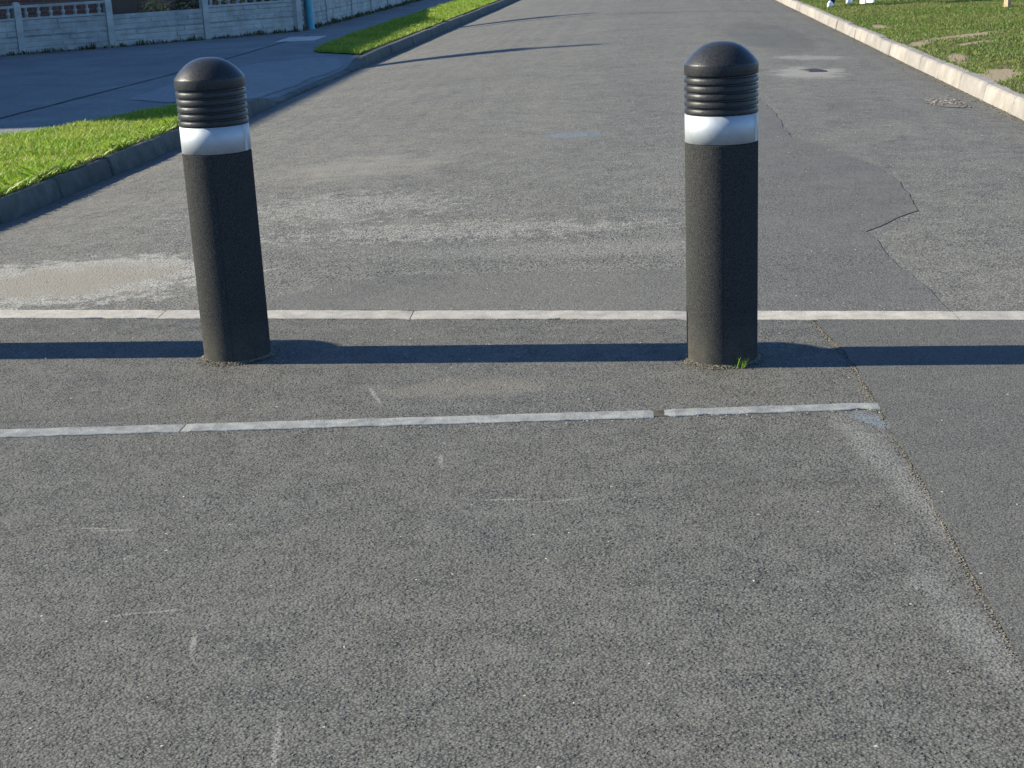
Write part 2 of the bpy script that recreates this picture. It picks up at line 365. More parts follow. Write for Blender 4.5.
# ------------------------------------------------------------------ object helpers
def link(o, parent=None):
    COL.objects.link(o)
    if parent is not None: o.parent = parent
    return o
def mesh_obj(name, verts, faces, mat, parent=None, smooth=False, mats=None, fmat=None):
    me = bpy.data.meshes.new(name)
    me.from_pydata([tuple(v) for v in verts], [], faces)
    for m in (mats or [mat]): me.materials.append(MT[m] if isinstance(m, str) else m)
    if fmat: me.polygons.foreach_set('material_index', fmat)
    if smooth: me.polygons.foreach_set('use_smooth', [True] * len(me.polygons))
    me.update()
    return link(bpy.data.objects.new(name, me), parent)
def tag(o, label, cat, group=None):
    o['label'] = label; o['category'] = cat
    if group: o['group'] = group
    return o
def empty(name, loc=(0, 0, 0), rz=0.0):
    o = bpy.data.objects.new(name, None)
    o.location = loc; o.rotation_euler = (0, 0, rz); o.empty_display_size = 0.2
    return link(o)
def structure(o):
    o['kind'] = 'structure'; return o
def stuff(o, label=None):
    o['kind'] = 'stuff'
    if label: o['label'] = label
    return o

class MB:
    def __init__(s): s.v = []; s.f = []
    def box(s, x0, x1, y0, y1, z0, z1, bev=0.0):
        if bev <= 0:
            b = len(s.v)
            s.v += [(x, y, z) for z in (z0, z1) for (x, y) in ((x0, y0), (x1, y0), (x1, y1), (x0, y1))]
            s.f += [tuple(b + i for i in q) for q in ((0, 3, 2, 1), (4, 5, 6, 7), (0, 1, 5, 4), (1, 2, 6, 5), (2, 3, 7, 6), (3, 0, 4, 7))]
        else:
            e = bev
            rings = [(z0, e), (z0 + e, 0), (z1 - e, 0), (z1, e)]
            s.loft([[(x0 + i, y0 + i if False else y0 + i, z), (x1 - i, y0 + i, z), (x1 - i, y1 - i, z), (x0 + i, y1 - i, z)] for z, i in rings])
        return s
    def loft(s, rings, cap=True, closed=True):
        b = len(s.v); n = len(rings[0])
        for r in rings: s.v += [tuple(p) for p in r]
        for i in range(len(rings) - 1):
            for j in range(n if closed else n - 1):
                a, c = b + i * n + j, b + i * n + (j + 1) % n
                s.f.append((a, c, c + n, a + n))
        if cap:
            s.f.append(tuple(b + j for j in reversed(range(n))))
            s.f.append(tuple(b + (len(rings) - 1) * n + j for j in range(n)))
        return s
    def lathe(s, prof, n=24, cx=0, cy=0, cap=True):
        return s.loft([[(cx + r * math.cos(2 * math.pi * k / n), cy + r * math.sin(2 * math.pi * k / n), z) for k in range(n)] for r, z in prof], cap)
    def capsule(s, a, b, ra, rb, n=12, caps=4, sq=(1, 1)):
        a, b = Vector(a), Vector(b); ax = (b - a); L = ax.length
        ax = ax.normalized() if L > 1e-6 else Vector((0, 0, 1))
        u = ax.orthogonal().normalized(); 
        if abs(ax.z) > 0.5: u = (Vector((1, 0, 0)) - ax * ax.x).normalized()
        w = ax.cross(u)
        rings = []
        for k in range(caps + 1):
            t = -math.pi / 2 + (k + 0.15) / (caps + 0.15) * math.pi / 2
            rings.append((a + ax * ra * math.sin(t), ra * math.cos(t)))
        for k in range(caps + 1):
            t = (k) / (caps + 0.15) * math.pi / 2
            rings.append((b + ax * rb * math.sin(t), rb * math.cos(t)))
        return s.loft([[c + (u * math.cos(2 * math.pi * j / n) * sq[0] + w * math.sin(2 * math.pi * j / n) * sq[1]) * r for j in range(n)] for c, r in rings])
    def obj(s, name, mat, parent=None, smooth=False):
        return mesh_obj(name, s.v, s.f, mat, parent, smooth)

def shade_auto(o, ang=35):
    me = o.data
    me.polygons.foreach_set('use_smooth', [True] * len(me.polygons))
    bm = bmesh.new(); bm.from_mesh(me)
    for e in bm.edges:
        if len(e.link_faces) == 2 and e.calc_face_angle(0) > R(ang): e.smooth = False
    bm.to_mesh(me); bm.free()
    return o

# ------------------------------------------------------------------ the lie of the land
def sm(a, b, x):
    t = min(1.0, max(0.0, (x - a) / (b - a))); return t * t * (3 - 2 * t)
def xl(Y): return -2.90 + 0.112 * (Y - 8.57)
def xr(Y): return 3.58 + 0.0961 * (Y - 10.34)
def zroad(x, Y):
    b = sm(5.6, 9.0, Y)
    t = min(1.0, max(0.0, (x - xl(Y)) / (xr(Y) - xl(Y))))
    if t < 0.55: z = -0.12 + 0.19 * (1 - (1 - t / 0.55) ** 2)
    else: z = 0.07 - 0.07 * ((t - 0.55) / 0.45) ** 2
    return z * b
def drop(Y): return sm(14.3, 15.3, Y) * (1 - sm(18.7, 19.7, Y))
def up_l(Y): return 0.125 - 0.10 * drop(Y)
def ktop_l(Y): return zroad(xl(Y), Y) + up_l(Y)
def ktop_r(Y): return zroad(xr(Y), Y) + 0.125
KW = 0.125
def z_left(x, Y):
    d = max(0.0, xl(Y) - KW - x)
    base = zroad(xl(Y), Y) + 0.125
    return base - 0.10 * drop(Y) * math.exp(-(d / 0.55) ** 2) - 0.004
def z_right(x, Y):
    return ktop_r(Y) - 0.006 + 0.012 * max(0.0, x - xr(Y) - KW) * 0.3

def sheet(name, poly, zfn, off, mat, step=0.3, parent=None, jit=0.0):
    """a polygon draped over a height function"""
    bm = bmesh.new()
    bm.faces.new([bm.verts.new((x, y, 0)) for x, y in poly])
    xs = [p[0] for p in poly]; ys = [p[1] for p in poly]
    for ax, lo, hi in ((0, min(xs), max(xs)), (1, min(ys), max(ys))):
        k = math.floor(lo / step) + 1
        while k * step < hi:
            co = [0, 0, 0]; no = [0, 0, 0]; co[ax] = k * step; no[ax] = 1
            bmesh.ops.bisect_plane(bm, geom=bm.verts[:] + bm.edges[:] + bm.faces[:], plane_co=co, plane_no=no)
            k += 1
    for v in bm.verts: v.co.z = zfn(v.co.x, v.co.y) + off
    bmesh.ops.recalc_face_normals(bm, faces=bm.faces[:])
    if sum(f.normal.z for f in bm.faces) < 0: bmesh.ops.reverse_faces(bm, faces=bm.faces[:])
    me = bpy.data.meshes.new(name); bm.to_mesh(me); bm.free()
    me.materials.append(MT[mat])
    return link(bpy.data.objects.new(name, me), parent)
def ragged(poly, seg=0.06, amp=0.008):
    out = []
    for i in range(len(poly)):
        a, b = Vector(poly[i]), Vector(poly[(i + 1) % len(poly)])
        n = max(1, int((b - a).length / seg)); d = (b - a)
        pr = Vector((-d.y, d.x)).normalized() if d.length > 0 else Vector((0, 0))
        w = 0.0
        for k in range(n):
            w = 0.6 * w + random.uniform(-amp, amp)
            out.append(tuple(a + d * k / n + pr * w * (1 if 0 < k else 0)))
    return out

def strip_sheet(name, xa, xb, y0, y1, zfn, off, mat, ny, nx, dense=False):
    v = []; f = []
    for j in range(ny + 1):
        Y = y0 + (y1 - y0) * j / ny
        for i in range(nx + 1):
            tt = i / nx if not dense else 1 - (1 - i / nx) ** 2.2
            x = xa(Y) + (xb(Y) - xa(Y)) * tt
            v.append((x, Y, zfn(x, Y) + off))
    for j in range(ny):
        for i in range(nx):
            a = j * (nx + 1) + i
            f.append((a, a + 1, a + nx + 2, a + nx + 1))
    return mesh_obj(name, v, f, mat, smooth=True)

# ground to the horizon, under everything
g = mesh_obj('ground', [(-700, -700, -0.42), (700, -700, -0.42), (700, 700, -0.42), (-700, 700, -0.42)], [(0, 1, 2, 3)], 'ground'); structure(g)
road = structure(strip_sheet('road', xl, xr, -6, 75, zroad, 0.0, 'road', 320, 26))
structure(strip_sheet('pavement', lambda Y: -45, lambda Y: xl(Y) - KW - 0.003, -6, 75, z_left, 0.0, 'path', 320, 90, True))
structure(strip_sheet('lawn', lambda Y: xr(Y) + KW + 0.003, lambda Y: 45, -6, 75, z_right, 0.0, 'lawn_turf', 160, 40))

JOINT = [(1.06, 5.15), (1.065, 4.99), (1.07, 4.82), (1.078, 4.65), (1.072, 4.50), (1.055, 4.30), (1.04, 4.06), (1.012, 3.67), (0.99, 3.35), (0.963, 3.07), (0.935, 2.736), (0.915, 2.50), (0.89, 2.23), (0.86, 1.5), (0.84, 0.5), (0.82, -6)]
def line1y(x): return 5.695 + (x + 2.0) * (5.068 - 5.695) / 3.79      # centre of the flush kerb row, roughly
def l1(x): return 5.74 - 0.1905 * (x + 1.99)                            # far row
FAR_D, NEAR_D = 0.063, -0.063
tab = [(xl(l1(-3.25)) + 0.01, l1(-3.25) + NEAR_D - 0.006)]
tab += [(x, l1(x) + NEAR_D - 0.006) for x in (-2.2, -1.2, -0.2, 0.8, 1.05)]
jt = ragged(JOINT, 0.05, 0.006)[:-1]
jt = jt[:max(i for i, p in enumerate(jt) if p[1] < -5) + 1]
jt = [p for i, p in enumerate(jt) if i == 0 or p[1] < jt[i - 1][1]]
jt = [p for p in jt if p[1] < l1(p[0]) + NEAR_D - 0.01]
left_side = [(xl(Y) + 0.01, Y) for Y in (-6, 0, 3)]
structure(sheet('road_table', tab + [(x + 0.012, y) for x, y in jt if y > -5.9] + [(0.83, -6)] + left_side, zroad, 0.0045, 'table', 0.5))
rs = [(x + 0.0012, y) for x, y in jt if y > -5.9] + [(0.82, -6)]
structure(sheet('road_side_strip', list(reversed(rs)) + [(1.08, l1(1.08) + NEAR_D - 0.006), (1.6, l1(1.6) + NEAR_D - 0.006), (xr(5) - 0.01, l1(xr(5)) + NEAR_D - 0.006), (xr(2) - 0.01, 2), (xr(-6) - 0.01, -6)], zroad, 0.0085, 'strip', 0.5))
pr_ = [(0.80, l1(0.80) + FAR_D + 0.006), (1.17, 8.0), (1.55, 10.5), (1.83, 12.6), (2.08, 12.5), (1.99, 11.08), (1.835, 9.5), (1.90, 9.25), (2.0, 8.7), (2.072, 8.22), (2.067, 7.774), (1.954, 7.013), (1.764, 6.787), (1.608, 6.594), (1.585, 5.75), (1.56, l1(1.56) + FAR_D + 0.006)]
structure(sheet('tarmac_patch', ragged(pr_, 0.08, 0.010), zroad, 0.0028, 'patch', 0.3))
dp = [(-0.98, l1(-0.98) + FAR_D + 0.006), (-0.95, 5.78), (-0.73, 6.05), (-0.32, 6.12), (0.218, 6.07), (0.76, 6.0), (0.78, l1(0.78) + FAR_D + 0.006)]
structure(sheet('tarmac_patch', ragged(dp, 0.1, 0.015), zroad, 0.004, 'dusty', 0.3))

# crossover repair in the pavement and the sunk line along the path
structure(sheet('pavement_patch', ragged([(-2.45, 15.3), (-1.95, 18.8), (-2.05, 19.7), (-2.9, 19.2), (-3.5, 17.0), (-3.6, 14.8), (-3.1, 14.3)], 0.2, 0.03), z_left, 0.005, 'path_new', 0.3))
ch = [(-4.95, 10.2), (-4.452, 13.54), (-4.157, 15.508), (-3.765, 18.123), (-3.319, 22.476), (-3.05, 25.0)]
cl = [(x - 0.018 + random.uniform(-.008, .008), y) for x, y in ch] + [(x + 0.022 + random.uniform(-.008, .008), y) for x, y in reversed(ch)]
structure(sheet('path_joint', ragged(cl, 0.15, 0.008), z_left, 0.004, 'crack', 1.0))

# garden behind the wall
structure(sheet('garden', [(-2.9, 31.2), (-3.2, 28.8), (-3.55, 26.6), (-4.8, 25.25), (-6.05, 24.15), (-7.25, 23.3), (-9.3, 21.4), (-11.6, 19.2), (-11.6, 44), (-1.9, 44)], z_left, 0.006, 'garden', 1.0))

# ------------------------------------------------------------------ kerbs, stone by stone
def kerb(name, edge, side, ztop, upst, mat, y0, y1):
    """side -1: stones lie to the left of the edge line, face to the right"""
    bed = MB(); rings = []
    n = 60
    for j in range(n + 1):
        Y = y0 + (y1 - y0) * j / n; x = edge(Y); zt = ztop(Y)
        fx = 0.012
        prof = [(x + side * (fx + 0.010), -0.3), (x + side * (fx + 0.010), zt - 0.045), (x + side * 0.05, zt - 0.012), (x + side * (KW - 0.004), zt - 0.012), (x + side * (KW - 0.004), -0.3)]
        rings.append([(px, Y, pz) for px, pz in prof])
    bed.loft(rings)
    root = structure(bed.obj(name, 'bed'))
    L = 0.914; Y = y0; k = 0
    while Y < y1 - 0.3:
        a, b = Y + 0.005, Y + L - 0.006
        mb = MB(); rr = []
        dz = random.uniform(-0.006, 0.006); dx = random.uniform(-0.007, 0.007); tz = random.uniform(-0.003, 0.003)
        for q, (yy, ins) in enumerate(((a, 0.008), (a + 0.012, 0.0), ((a * 2 + b) / 3, 0.0), ((a + 2 * b) / 3, 0.0), (b - 0.012, 0.0), (b, 0.008))):
            x = edge(yy) + side * dx; zt = ztop(yy) + dz + tz * (q - 2.5) / 2.5; zb = zt - upst(yy)
            wv = random.uniform(-0.002, 0.002)
            p = [(0.0 + ins, zb - 0.12), (0.0 + ins + wv, zb + 0.005), (0.018 + ins, zt - 0.030), (0.026 + ins, zt - 0.010 - ins), (0.042 + ins, zt - ins), (KW - 0.006, zt - ins), (KW - ins * 0.3, zt - 0.006 - ins), (KW, zb - 0.12)]
            ring = [(x + side * px, yy, pz) for px, pz in p]
            rr.append(ring if side < 0 else list(reversed(ring)))
        mb.loft(rr)
        o = mb.obj('kerb_stone', mat, root); shade_auto(o, 28)
        Y += L; k += 1
    return root
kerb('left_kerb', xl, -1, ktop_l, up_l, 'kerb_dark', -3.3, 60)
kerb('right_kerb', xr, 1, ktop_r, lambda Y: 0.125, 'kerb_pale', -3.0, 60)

# flush kerb row across the road: each stone a piece
row = structure(sheet('flush_kerb_row', [(-3.2, l1(-3.2) - 0.068), (3.0, l1(3.0) - 0.068), (3.0, l1(3.0) + 0.068), (-3.2, l1(-3.2) + 0.068)], zroad, 0.002, 'crack', 0.5))
cuts = [-3.18, -2.27, -1.335, -0.365, 0.64, 1.555, 2.47, 3.0]
def slab_piece(name, quad, z0, z1, mat, parent, bev=0.0025, rag=0.002, seg=0.045):
    """a low block with chipped edges from four plan corners (a b along the near side, c d along the far side)"""
    a, b, c, d = [Vector(p) for p in quad]
    n = max(2, int((b - a).length / seg))
    near = [a.lerp(b, i / n) for i in range(n + 1)]; far = [d.lerp(c, i / n) for i in range(n + 1)]
    across = (d - a).normalized(); rings = []
    for i in range(n + 1):
        e = bev if i in (0, n) else 0.0
        p = near[i] + across * random.uniform(-rag, rag); q = far[i] + across * random.uniform(-rag, rag)
        if random.random() < 0.07: p += across * random.uniform(0.004, 0.012)
        h = z1 - e + random.uniform(-.0007, .0007)
        if i == 0: p += (b - a).normalized() * 0.0
        r = [(*p, z0), (*p, h - bev), (*(p + across * bev), h), (*(q - across * bev), h), (*q, h - bev), (*q, z0)]
        rings.append(r)
    mb = MB(); mb.loft(rings)
    o = mb.obj(name, mat, parent)
    return o
for i in range(len(cuts) - 1):
    x0, x1 = cuts[i] + 0.0018, cuts[i + 1] - 0.0018
    sk = 0.008
    w = 0.062
    slab_piece('kerb_stone', [(x0, l1(x0) - w), (x1, l1(x1) - w), (x1 + sk, l1(x1) + w), (x0 + sk, l1(x0) + w)], -0.1, 0.0075, 'flush', row)

# the narrower row nearer the camera, ending at the joint
N2 = [(-2.6, 4.26, 4.175), (-1.515, 4.225, 4.14), (-0.972, 4.194, 4.112), (-0.039, 4.146, 4.064), (0.402, 4.131, 4.05), (0.434, 4.134, 4.06), (1.048, 4.111, 4.04)]
row2 = structure(sheet('edging_row', [(-2.6, 4.182), (1.0, 4.05), (1.0, 4.102), (-2.6, 4.252)], zroad, 0.006, 'crack', 0.5))
def far2(x):
    for (xa, fa, na), (xb, fb, nb) in zip(N2, N2[1:]):
        if xa <= x <= xb: 
            t = (x - xa) / (xb - xa); return fa + (fb - fa) * t, na + (nb - na) * t
    return N2[-1][1:]
for x0, x1 in ((-2.6, -1.89), (-1.884, -0.966), (-0.962, 0.398), (0.430, 1.048)):
    f0, n0 = far2(x0); f1, n1 = far2(x1)
    slab_piece('edging_stone', [(x0, n0 + .006), (x1, n1 + .006), (x1 + 0.006, f1 - .006), (x0 + 0.006, f0 - .006)], -0.1, 0.0085, 'thin_edge', row2, 0.002, 0.0018, 0.03)

# ------------------------------------------------------------------ bollards
BR = 0.1125
def bollard_meshes():
    N = 72
    def rprof():
        p = []
        return p
    shaft = MB(); seam = [R(-97), R(83)]
    rings = []
    for r, z in [(BR * 0.995, -0.12), (BR * 0.995, 0.0), (BR, 0.12), (BR, 0.35), (BR, 0.55), (BR, 0.696), (BR - 0.003, 0.6985), (BR - 0.003, 0.790), (BR - 0.006, 0.790)]:
        ring = []
        for k in range(N):
            a = 2 * math.pi * k / N
            rr = r
            ring.append((rr * math.cos(a), rr * math.sin(a), z))
        rings.append(ring)
    shaft.loft(rings)
    cap = MB()
    pr = [(BR - 0.006, 0.7855), (BR - 0.001, 0.787)]
    z = 0.788
    for i in range(5):
        pr += [(BR, z), (BR + 0.0003, z + 0.004), (BR, z + 0.0148), (BR - 0.0012, z + 0.0160), (BR - 0.0078, z + 0.0168), (BR - 0.0082, z + 0.0204), (BR - 0.0022, z + 0.0222)]
        z += 0.0231
    pr += [(BR - 0.0004, z), (BR + 0.0005, z + 0.003), (BR + 0.0006, z + 0.029), (BR - 0.0002, z + 0.0328), (BR - 0.0018, z + 0.0352)]
    z0 = z + 0.0352; r0 = BR - 0.0018; hh = 1.0 - z0
    for k in range(1, 14):
        q = 0.985 * (1 - k / 14.0) + 0.0
        pr.append((r0 * q, z0 + hh * (1 - q ** 2.45)))
    pr += [(0.002, 1.0)]
    cap.lathe(pr, N)
    band = MB()
    band.lathe([(BR - 0.003, 0.6995), (BR - 0.0006, 0.7000), (BR - 0.0003, 0.743), (BR - 0.0006, 0.7850), (BR - 0.003, 0.7853)], N, cap=False)
    lap = MB()   # overlapped end of the sheeting
    rr = []
    for k in range(5):
        a = R(-34) + k * R(2.2)
        rr.append([((BR + 0.0002) * math.cos(a), (BR + 0.0002) * math.sin(a), zz) for zz in (0.7005, 0.7845)] + [((BR - 0.002) * math.cos(a), (BR - 0.002) * math.sin(a), zz) for zz in (0.7845, 0.7005)])
    lap.loft(rr)
    sm_ = MB()    # moulding line down the front and the back
    for a in seam:
        rr = []
        for zz in np.linspace(0.015, 0.694, 30):
            w = 0.0011 + 0.0005 * math.sin(zz * 91) 
            o_ = BR + 0.0012 + 0.0006 * math.sin(zz * 57 + 1)
            rr.append([(o_ * math.cos(a + q / BR), o_ * math.sin(a + q / BR), zz) for q in (-w, w)] + [((BR - 0.002) * math.cos(a + q / BR), (BR - 0.002) * math.sin(a + q / BR), zz) for q in (w, -w)])
        sm_.loft(rr)
    return shaft, cap, band, lap, sm_
_s, _c, _b, _l, _m = bollard_meshes()
def first_bollard():
    root = empty('bollard')
    o = _s.obj('post', 'plastic', root); shade_auto(o, 40)
    _m.obj('moulding_seam', 'plastic', o)
    o = _c.obj('ribbed_cap', 'plastic_cap', root); shade_auto(o, 50)
    o = _b.obj('reflective_band', 'reflect', root, True)
    _l.obj('band_overlap', 'reflect', o)
    return root
def copy_tree(o, parent=None):
    c = o.copy(); COL.objects.link(c); c.parent = parent
    for ch in list(o.children): copy_tree(ch, c)
    return c
b0 = first_bollard()
spots = [((0.680, 4.652, 0.004), (R(0.0), R(-0.05), R(0)), 'black ribbed bollard with white band, the right-hand one with a grass tuft at its foot'),
         ((-0.930, 4.950, 0.004), (R(0.0), R(-0.35), R(9)), 'black ribbed bollard with white band in front of the left grass verge'),
         ((-2.55, 5.255, 0.004), (R(0.0), R(0.2), R(31)), 'black bollard past the left edge whose shadow falls along the road')]
for i, (loc, rot, lab) in enumerate(spots):
    b = b0 if i == 0 else copy_tree(b0)
    b.location = loc; b.rotation_euler = rot
    tag(b, lab, 'bollard', 'row of bollards across the road')

# silt washed up around the bollard feet
def grains(name, pts, s0, s1, mat, flat=0.7):
    v = []; f = []
    for (x, y, z) in pts:
        s = random.uniform(s0, s1); a = random.random() * 6.28
        b = len(v)
        rr = [random.uniform(0.7, 1.2) * s for _ in range(5)]
        v += [(x + rr[k] * math.cos(a + k * 1.257), y + rr[k] * math.sin(a + k * 1.257), z + s * flat * 0.2) for k in range(5)]
        v.append((x + random.uniform(-.3, .3) * s, y + random.uniform(-.3, .3) * s, z + s * flat)); v.append((x, y, z - s * 0.5))
        f += [(b + k, b + (k + 1) % 5, b + 5) for k in range(5)] + [(b + (k + 1) % 5, b + k, b + 6) for k in range(5)]
    return mesh_obj(name, v, f, mat)
pts = []
for (loc, _, _) in spots:
    for _ in range(2200):
        a = random.uniform(0, 6.283); d = BR + abs(random.gauss(0, 0.010)) * (1.0 + 0.5 * math.sin(a * 2))
        pts.append((loc[0] + d * math.cos(a), loc[1] + d * math.sin(a), 0.0065 + max(0, 0.012 - (d - BR)) * 0.6))
stuff(grains('silt', pts, 0.0010, 0.0030, 'silt'))

# loose chippings: over the table, along the joint, along the rows, over the old road
pts = []
for _ in range(200):
    x, y = random.uniform(-2.2, 1.9), random.uniform(2.0, 5.4); pts.append((x, y, 0.0085))
for _ in range(200):
    x = random.uniform(-2, 1.9); pts.append((x, l1(x) + random.choice((-1, 1)) * (0.072 + abs(random.gauss(0, 0.02))), 0.0085))
for _ in range(160):
    x = random.uniform(-2, 1.04); f_, n_ = far2(x); pts.append((x, n_ - abs(random.gauss(0, 0.02)), 0.0085))
stuff(grains('loose_chippings', pts, 0.0010, 0.0036, 'grit'))
pts = []
for _ in range(900):
    y = random.uniform(5.8, 14); x = random.uniform(xl(y) + 0.2, xr(y) - 0.2); pts.append((x, y, zroad(x, y) + 0.004))
stuff(grains('road_chippings', pts, 0.002, 0.0055, 'grit'))

pts = []
for _ in range(2600):
    k = random.randrange(0, 11); a, b = Vector(JOINT[k]), Vector(JOINT[k + 1]); p = a.lerp(b, random.random())
    if 0.5 + 0.5 * math.sin(p.y * 7.1) * math.sin(p.y * 17.3 + 1) < random.random() * 0.8: continue
    pts.append((p.x - abs(random.gauss(0, 0.008)), p.y + random.gauss(0, 0.01), 0.0055))
stuff(grains('joint_silt', pts, 0.0010, 0.0032, 'silt'))
pts = []
for _ in range(5200):
    y = 8.5 + 24 * random.random() ** 1.3; d = abs(random.gauss(0, 0.035)) + 0.004
    if 0.55 + 0.45 * math.sin(y * 1.9) * math.sin(y * 5.3 + 1) < random.random() * 0.9: continue
    x = xr(y) - d; pts.append((x, y, zroad(x, y) + 0.001))
stuff(grains('gutter_silt', pts, 0.003, 0.009, 'silt', 0.5))
# broken surface near the right kerb
structure(sheet('broken_patch', ragged([(3.17, 11.42), (3.32, 11.75), (3.47, 11.80), (3.50, 11.3), (3.40, 11.08), (3.26, 11.15)], 0.06, 0.025), zroad, 0.004, 'bed', 0.2))
pts = []
for _ in range(130):
    q = random.choice(((3.26, 11.36), (3.34, 11.50), (3.42, 11.40), (3.38, 11.28), (3.45, 11.55)))
    x, y = q[0] + random.gauss(0, .04), q[1] + random.gauss(0, .09); pts.append((x, y, zroad(x, y) + 0.006))
stuff(grains('rubble', pts, 0.004, 0.016, 'rubble', 0.5))

# iron stop-valve cover in the road
ic = empty('utility_cover', (2.95, 14.3, zroad(2.95, 14.3) + 0.002), R(8))
tag(ic, 'small dark iron cover set in the pale repair on the right of the road', 'cover')
mb = MB(); mb.box(-0.09, 0.09, -0.14, 0.14, -0.04, 0.004, 0.002); mb.obj('frame', 'iron', ic)
mb = MB(); mb.box(-0.075, 0.075, -0.12, 0.12, 0.0042, 0.007, 0.0012)
for i in range(5): mb.box(-0.065, 0.065, -0.105 + i * 0.045, -0.09 + i * 0.045, 0.007, 0.009)
mb.obj('lid', 'iron', ic)

# concrete slab beside the lamp column
z = z_left(-3.03, 23.95)
sb = MB(); sb.box(-0.29, 0.29, -0.50, 0.50, -0.05, 0.012, 0.006)
o = sb.obj('concrete_cover_slab', 'slab'); o.location = (-3.04, 23.95, z); o.rotation_euler = (0, 0, R(-5))
tag(o, 'pale concrete cover slab let into the shaded pavement below the teal column', 'slab')

# ------------------------------------------------------------------ garden wall
def zl_(x, y): return z_left(x, y)
PW = [(-11.0, 20.0), (-9.75, 21.05), (-8.45, 22.1), (-7.163, 23.186), (-6.005, 24.009), (-4.726, 25.126), (-3.419, 26.424), (-3.142, 28.493), (-2.884, 30.7), (-2.66, 32.7), (-2.44, 34.7), (-2.22, 36.7), (-2.0, 38.7), (-1.78, 40.7), (-1.56, 42.7)]
wall = empty('garden_wall', (-5.4, 24.5, 0))
tag(wall, 'low pale precast concrete wall with posts and baluster tops along the shaded pavement', 'wall')
WL = Vector((-5.4, 24.5, 0))
def bal_mesh():
    mb = MB(); pr = [(0.030, 0.0), (0.030, 0.018), (0.018, 0.026), (0.024, 0.045), (0.036, 0.068), (0.030, 0.090), (0.016, 0.105), (0.022, 0.112), (0.016, 0.119), (0.026, 0.140), (0.030, 0.152), (0.030, 0.170)]
    mb.lathe(pr, 10); o = mb.obj('baluster', 'precast'); return o
_bal = None
def wall_panel(a, b, z0, z1, th, name, mat, courses, parent):
    """a panel with rock-faced blocks standing proud on its road side"""
    a, b = Vector(a), Vector(b); d = (b - a); L = d.length; d.normalize(); n = Vector((d.y, -d.x))
    if n.dot(-a) < 0: n = -n
    P = lambda s, t, z: (*(a + d * s + n * t - WL.xy), z)
    mb = MB()
    q = [P(0, -th / 2, z0), P(L, -th / 2, z0), P(L, th / 2, z0), P(0, th / 2, z0)]; q2 = [(x, y, z1) for x, y, _ in q]
    mb.loft([q, q2])
    s = 0.0
    H = (z1 - z0) / courses
    for c in range(courses):
        s = 0.0; zz0 = z0 + c * H + 0.006; zz1 = z0 + (c + 1) * H - 0.006
        while s < L - 0.05:
            w = random.uniform(0.25, 0.75); e = min(L, s + w)
            if L - e < 0.12: e = L
            pr = random.uniform(0.004, 0.018); iv = 0.010
            base = [P(s + .006, th / 2 - .002, zz0), P(e - .006, th / 2 - .002, zz0), P(e - .006, th / 2 - .002, zz1), P(s + .006, th / 2 - .002, zz1)]
            top = [P(s + .006 + iv, th / 2 + pr, zz0 + iv), P(e - .006 - iv, th / 2 + pr * random.uniform(.6, 1.2), zz0 + iv), P(e - .006 - iv, th / 2 + pr, zz1 - iv), P(s + .006 + iv, th / 2 + pr * random.uniform(.6, 1.2), zz1 - iv)]
            mb.loft([base, top]); s = e
    return mb.obj(name, mat, parent)
for i, (x, y) in enumerate(PW):
    z = zl_(x, y); w = 0.052 if i != 6 else 0.075
    nx = PW[min(i + 1, len(PW) - 1)]; pv = PW[max(i - 1, 0)]
    ang = math.atan2(nx[1] - pv[1], nx[0] - pv[0])
    mb = MB()
    mb.loft([[(sx * ww, sy * ww, zz) for sx, sy in ((-1, -1), (1, -1), (1, 1), (-1, 1))] for zz, ww in ((-0.1, w), (0.70, w), (0.735, w * 0.85), (0.755, w * 0.45))])
    p = mb.obj('post', 'precast', wall); p.location = (x - WL.x, y - WL.y, z + random.uniform(-.01, .01)); p.rotation_euler = (random.uniform(-.008, .008), random.uniform(-.008, .008), ang)
for i in range(len(PW) - 1):
    a, b = Vector(PW[i]), Vector(PW[i + 1]); d = (b - a).normalized()
    a2, b2 = a + d * 0.045, b - d * 0.045
    z = zl_(*((a + b) / 2))
    for k in range(2):
        wall_panel(a2, b2, z + 0.006 + k * 0.245, z + 0.245 + k * 0.245, 0.042, 'panel', 'precast', 3, wall)
    if i != 4:    # one bay has lost its balustrade
        mb = MB(); n = Vector((d.y, -d.x))
        for zz0, zz1, th in ((0.498, 0.530, 0.03), (0.675, 0.712, 0.034)):
            q = [(*(p + n * t - WL.xy), 0) for p, t in ((a2, -th), (b2, -th), (b2, th), (a2, th))]
            mb.loft([[(px, py, z + zz0) for px, py, _ in q], [(px, py, z + zz1) for px, py, _ in q]])
        bs = mb.obj('balustrade', 'precast', wall)
        L = (b2 - a2).length; nb = max(6, int(L / 0.175))
        for k in range(nb):
            p = a2 + (b2 - a2) * ((k + 0.5) / nb)
            if _bal is None: _bal = bal_mesh(); o = _bal
            else:
                o = _bal.copy(); COL.objects.link(o)
            o.parent = bs; o.location = (p.x - WL.x, p.y - WL.y, z + 0.518)

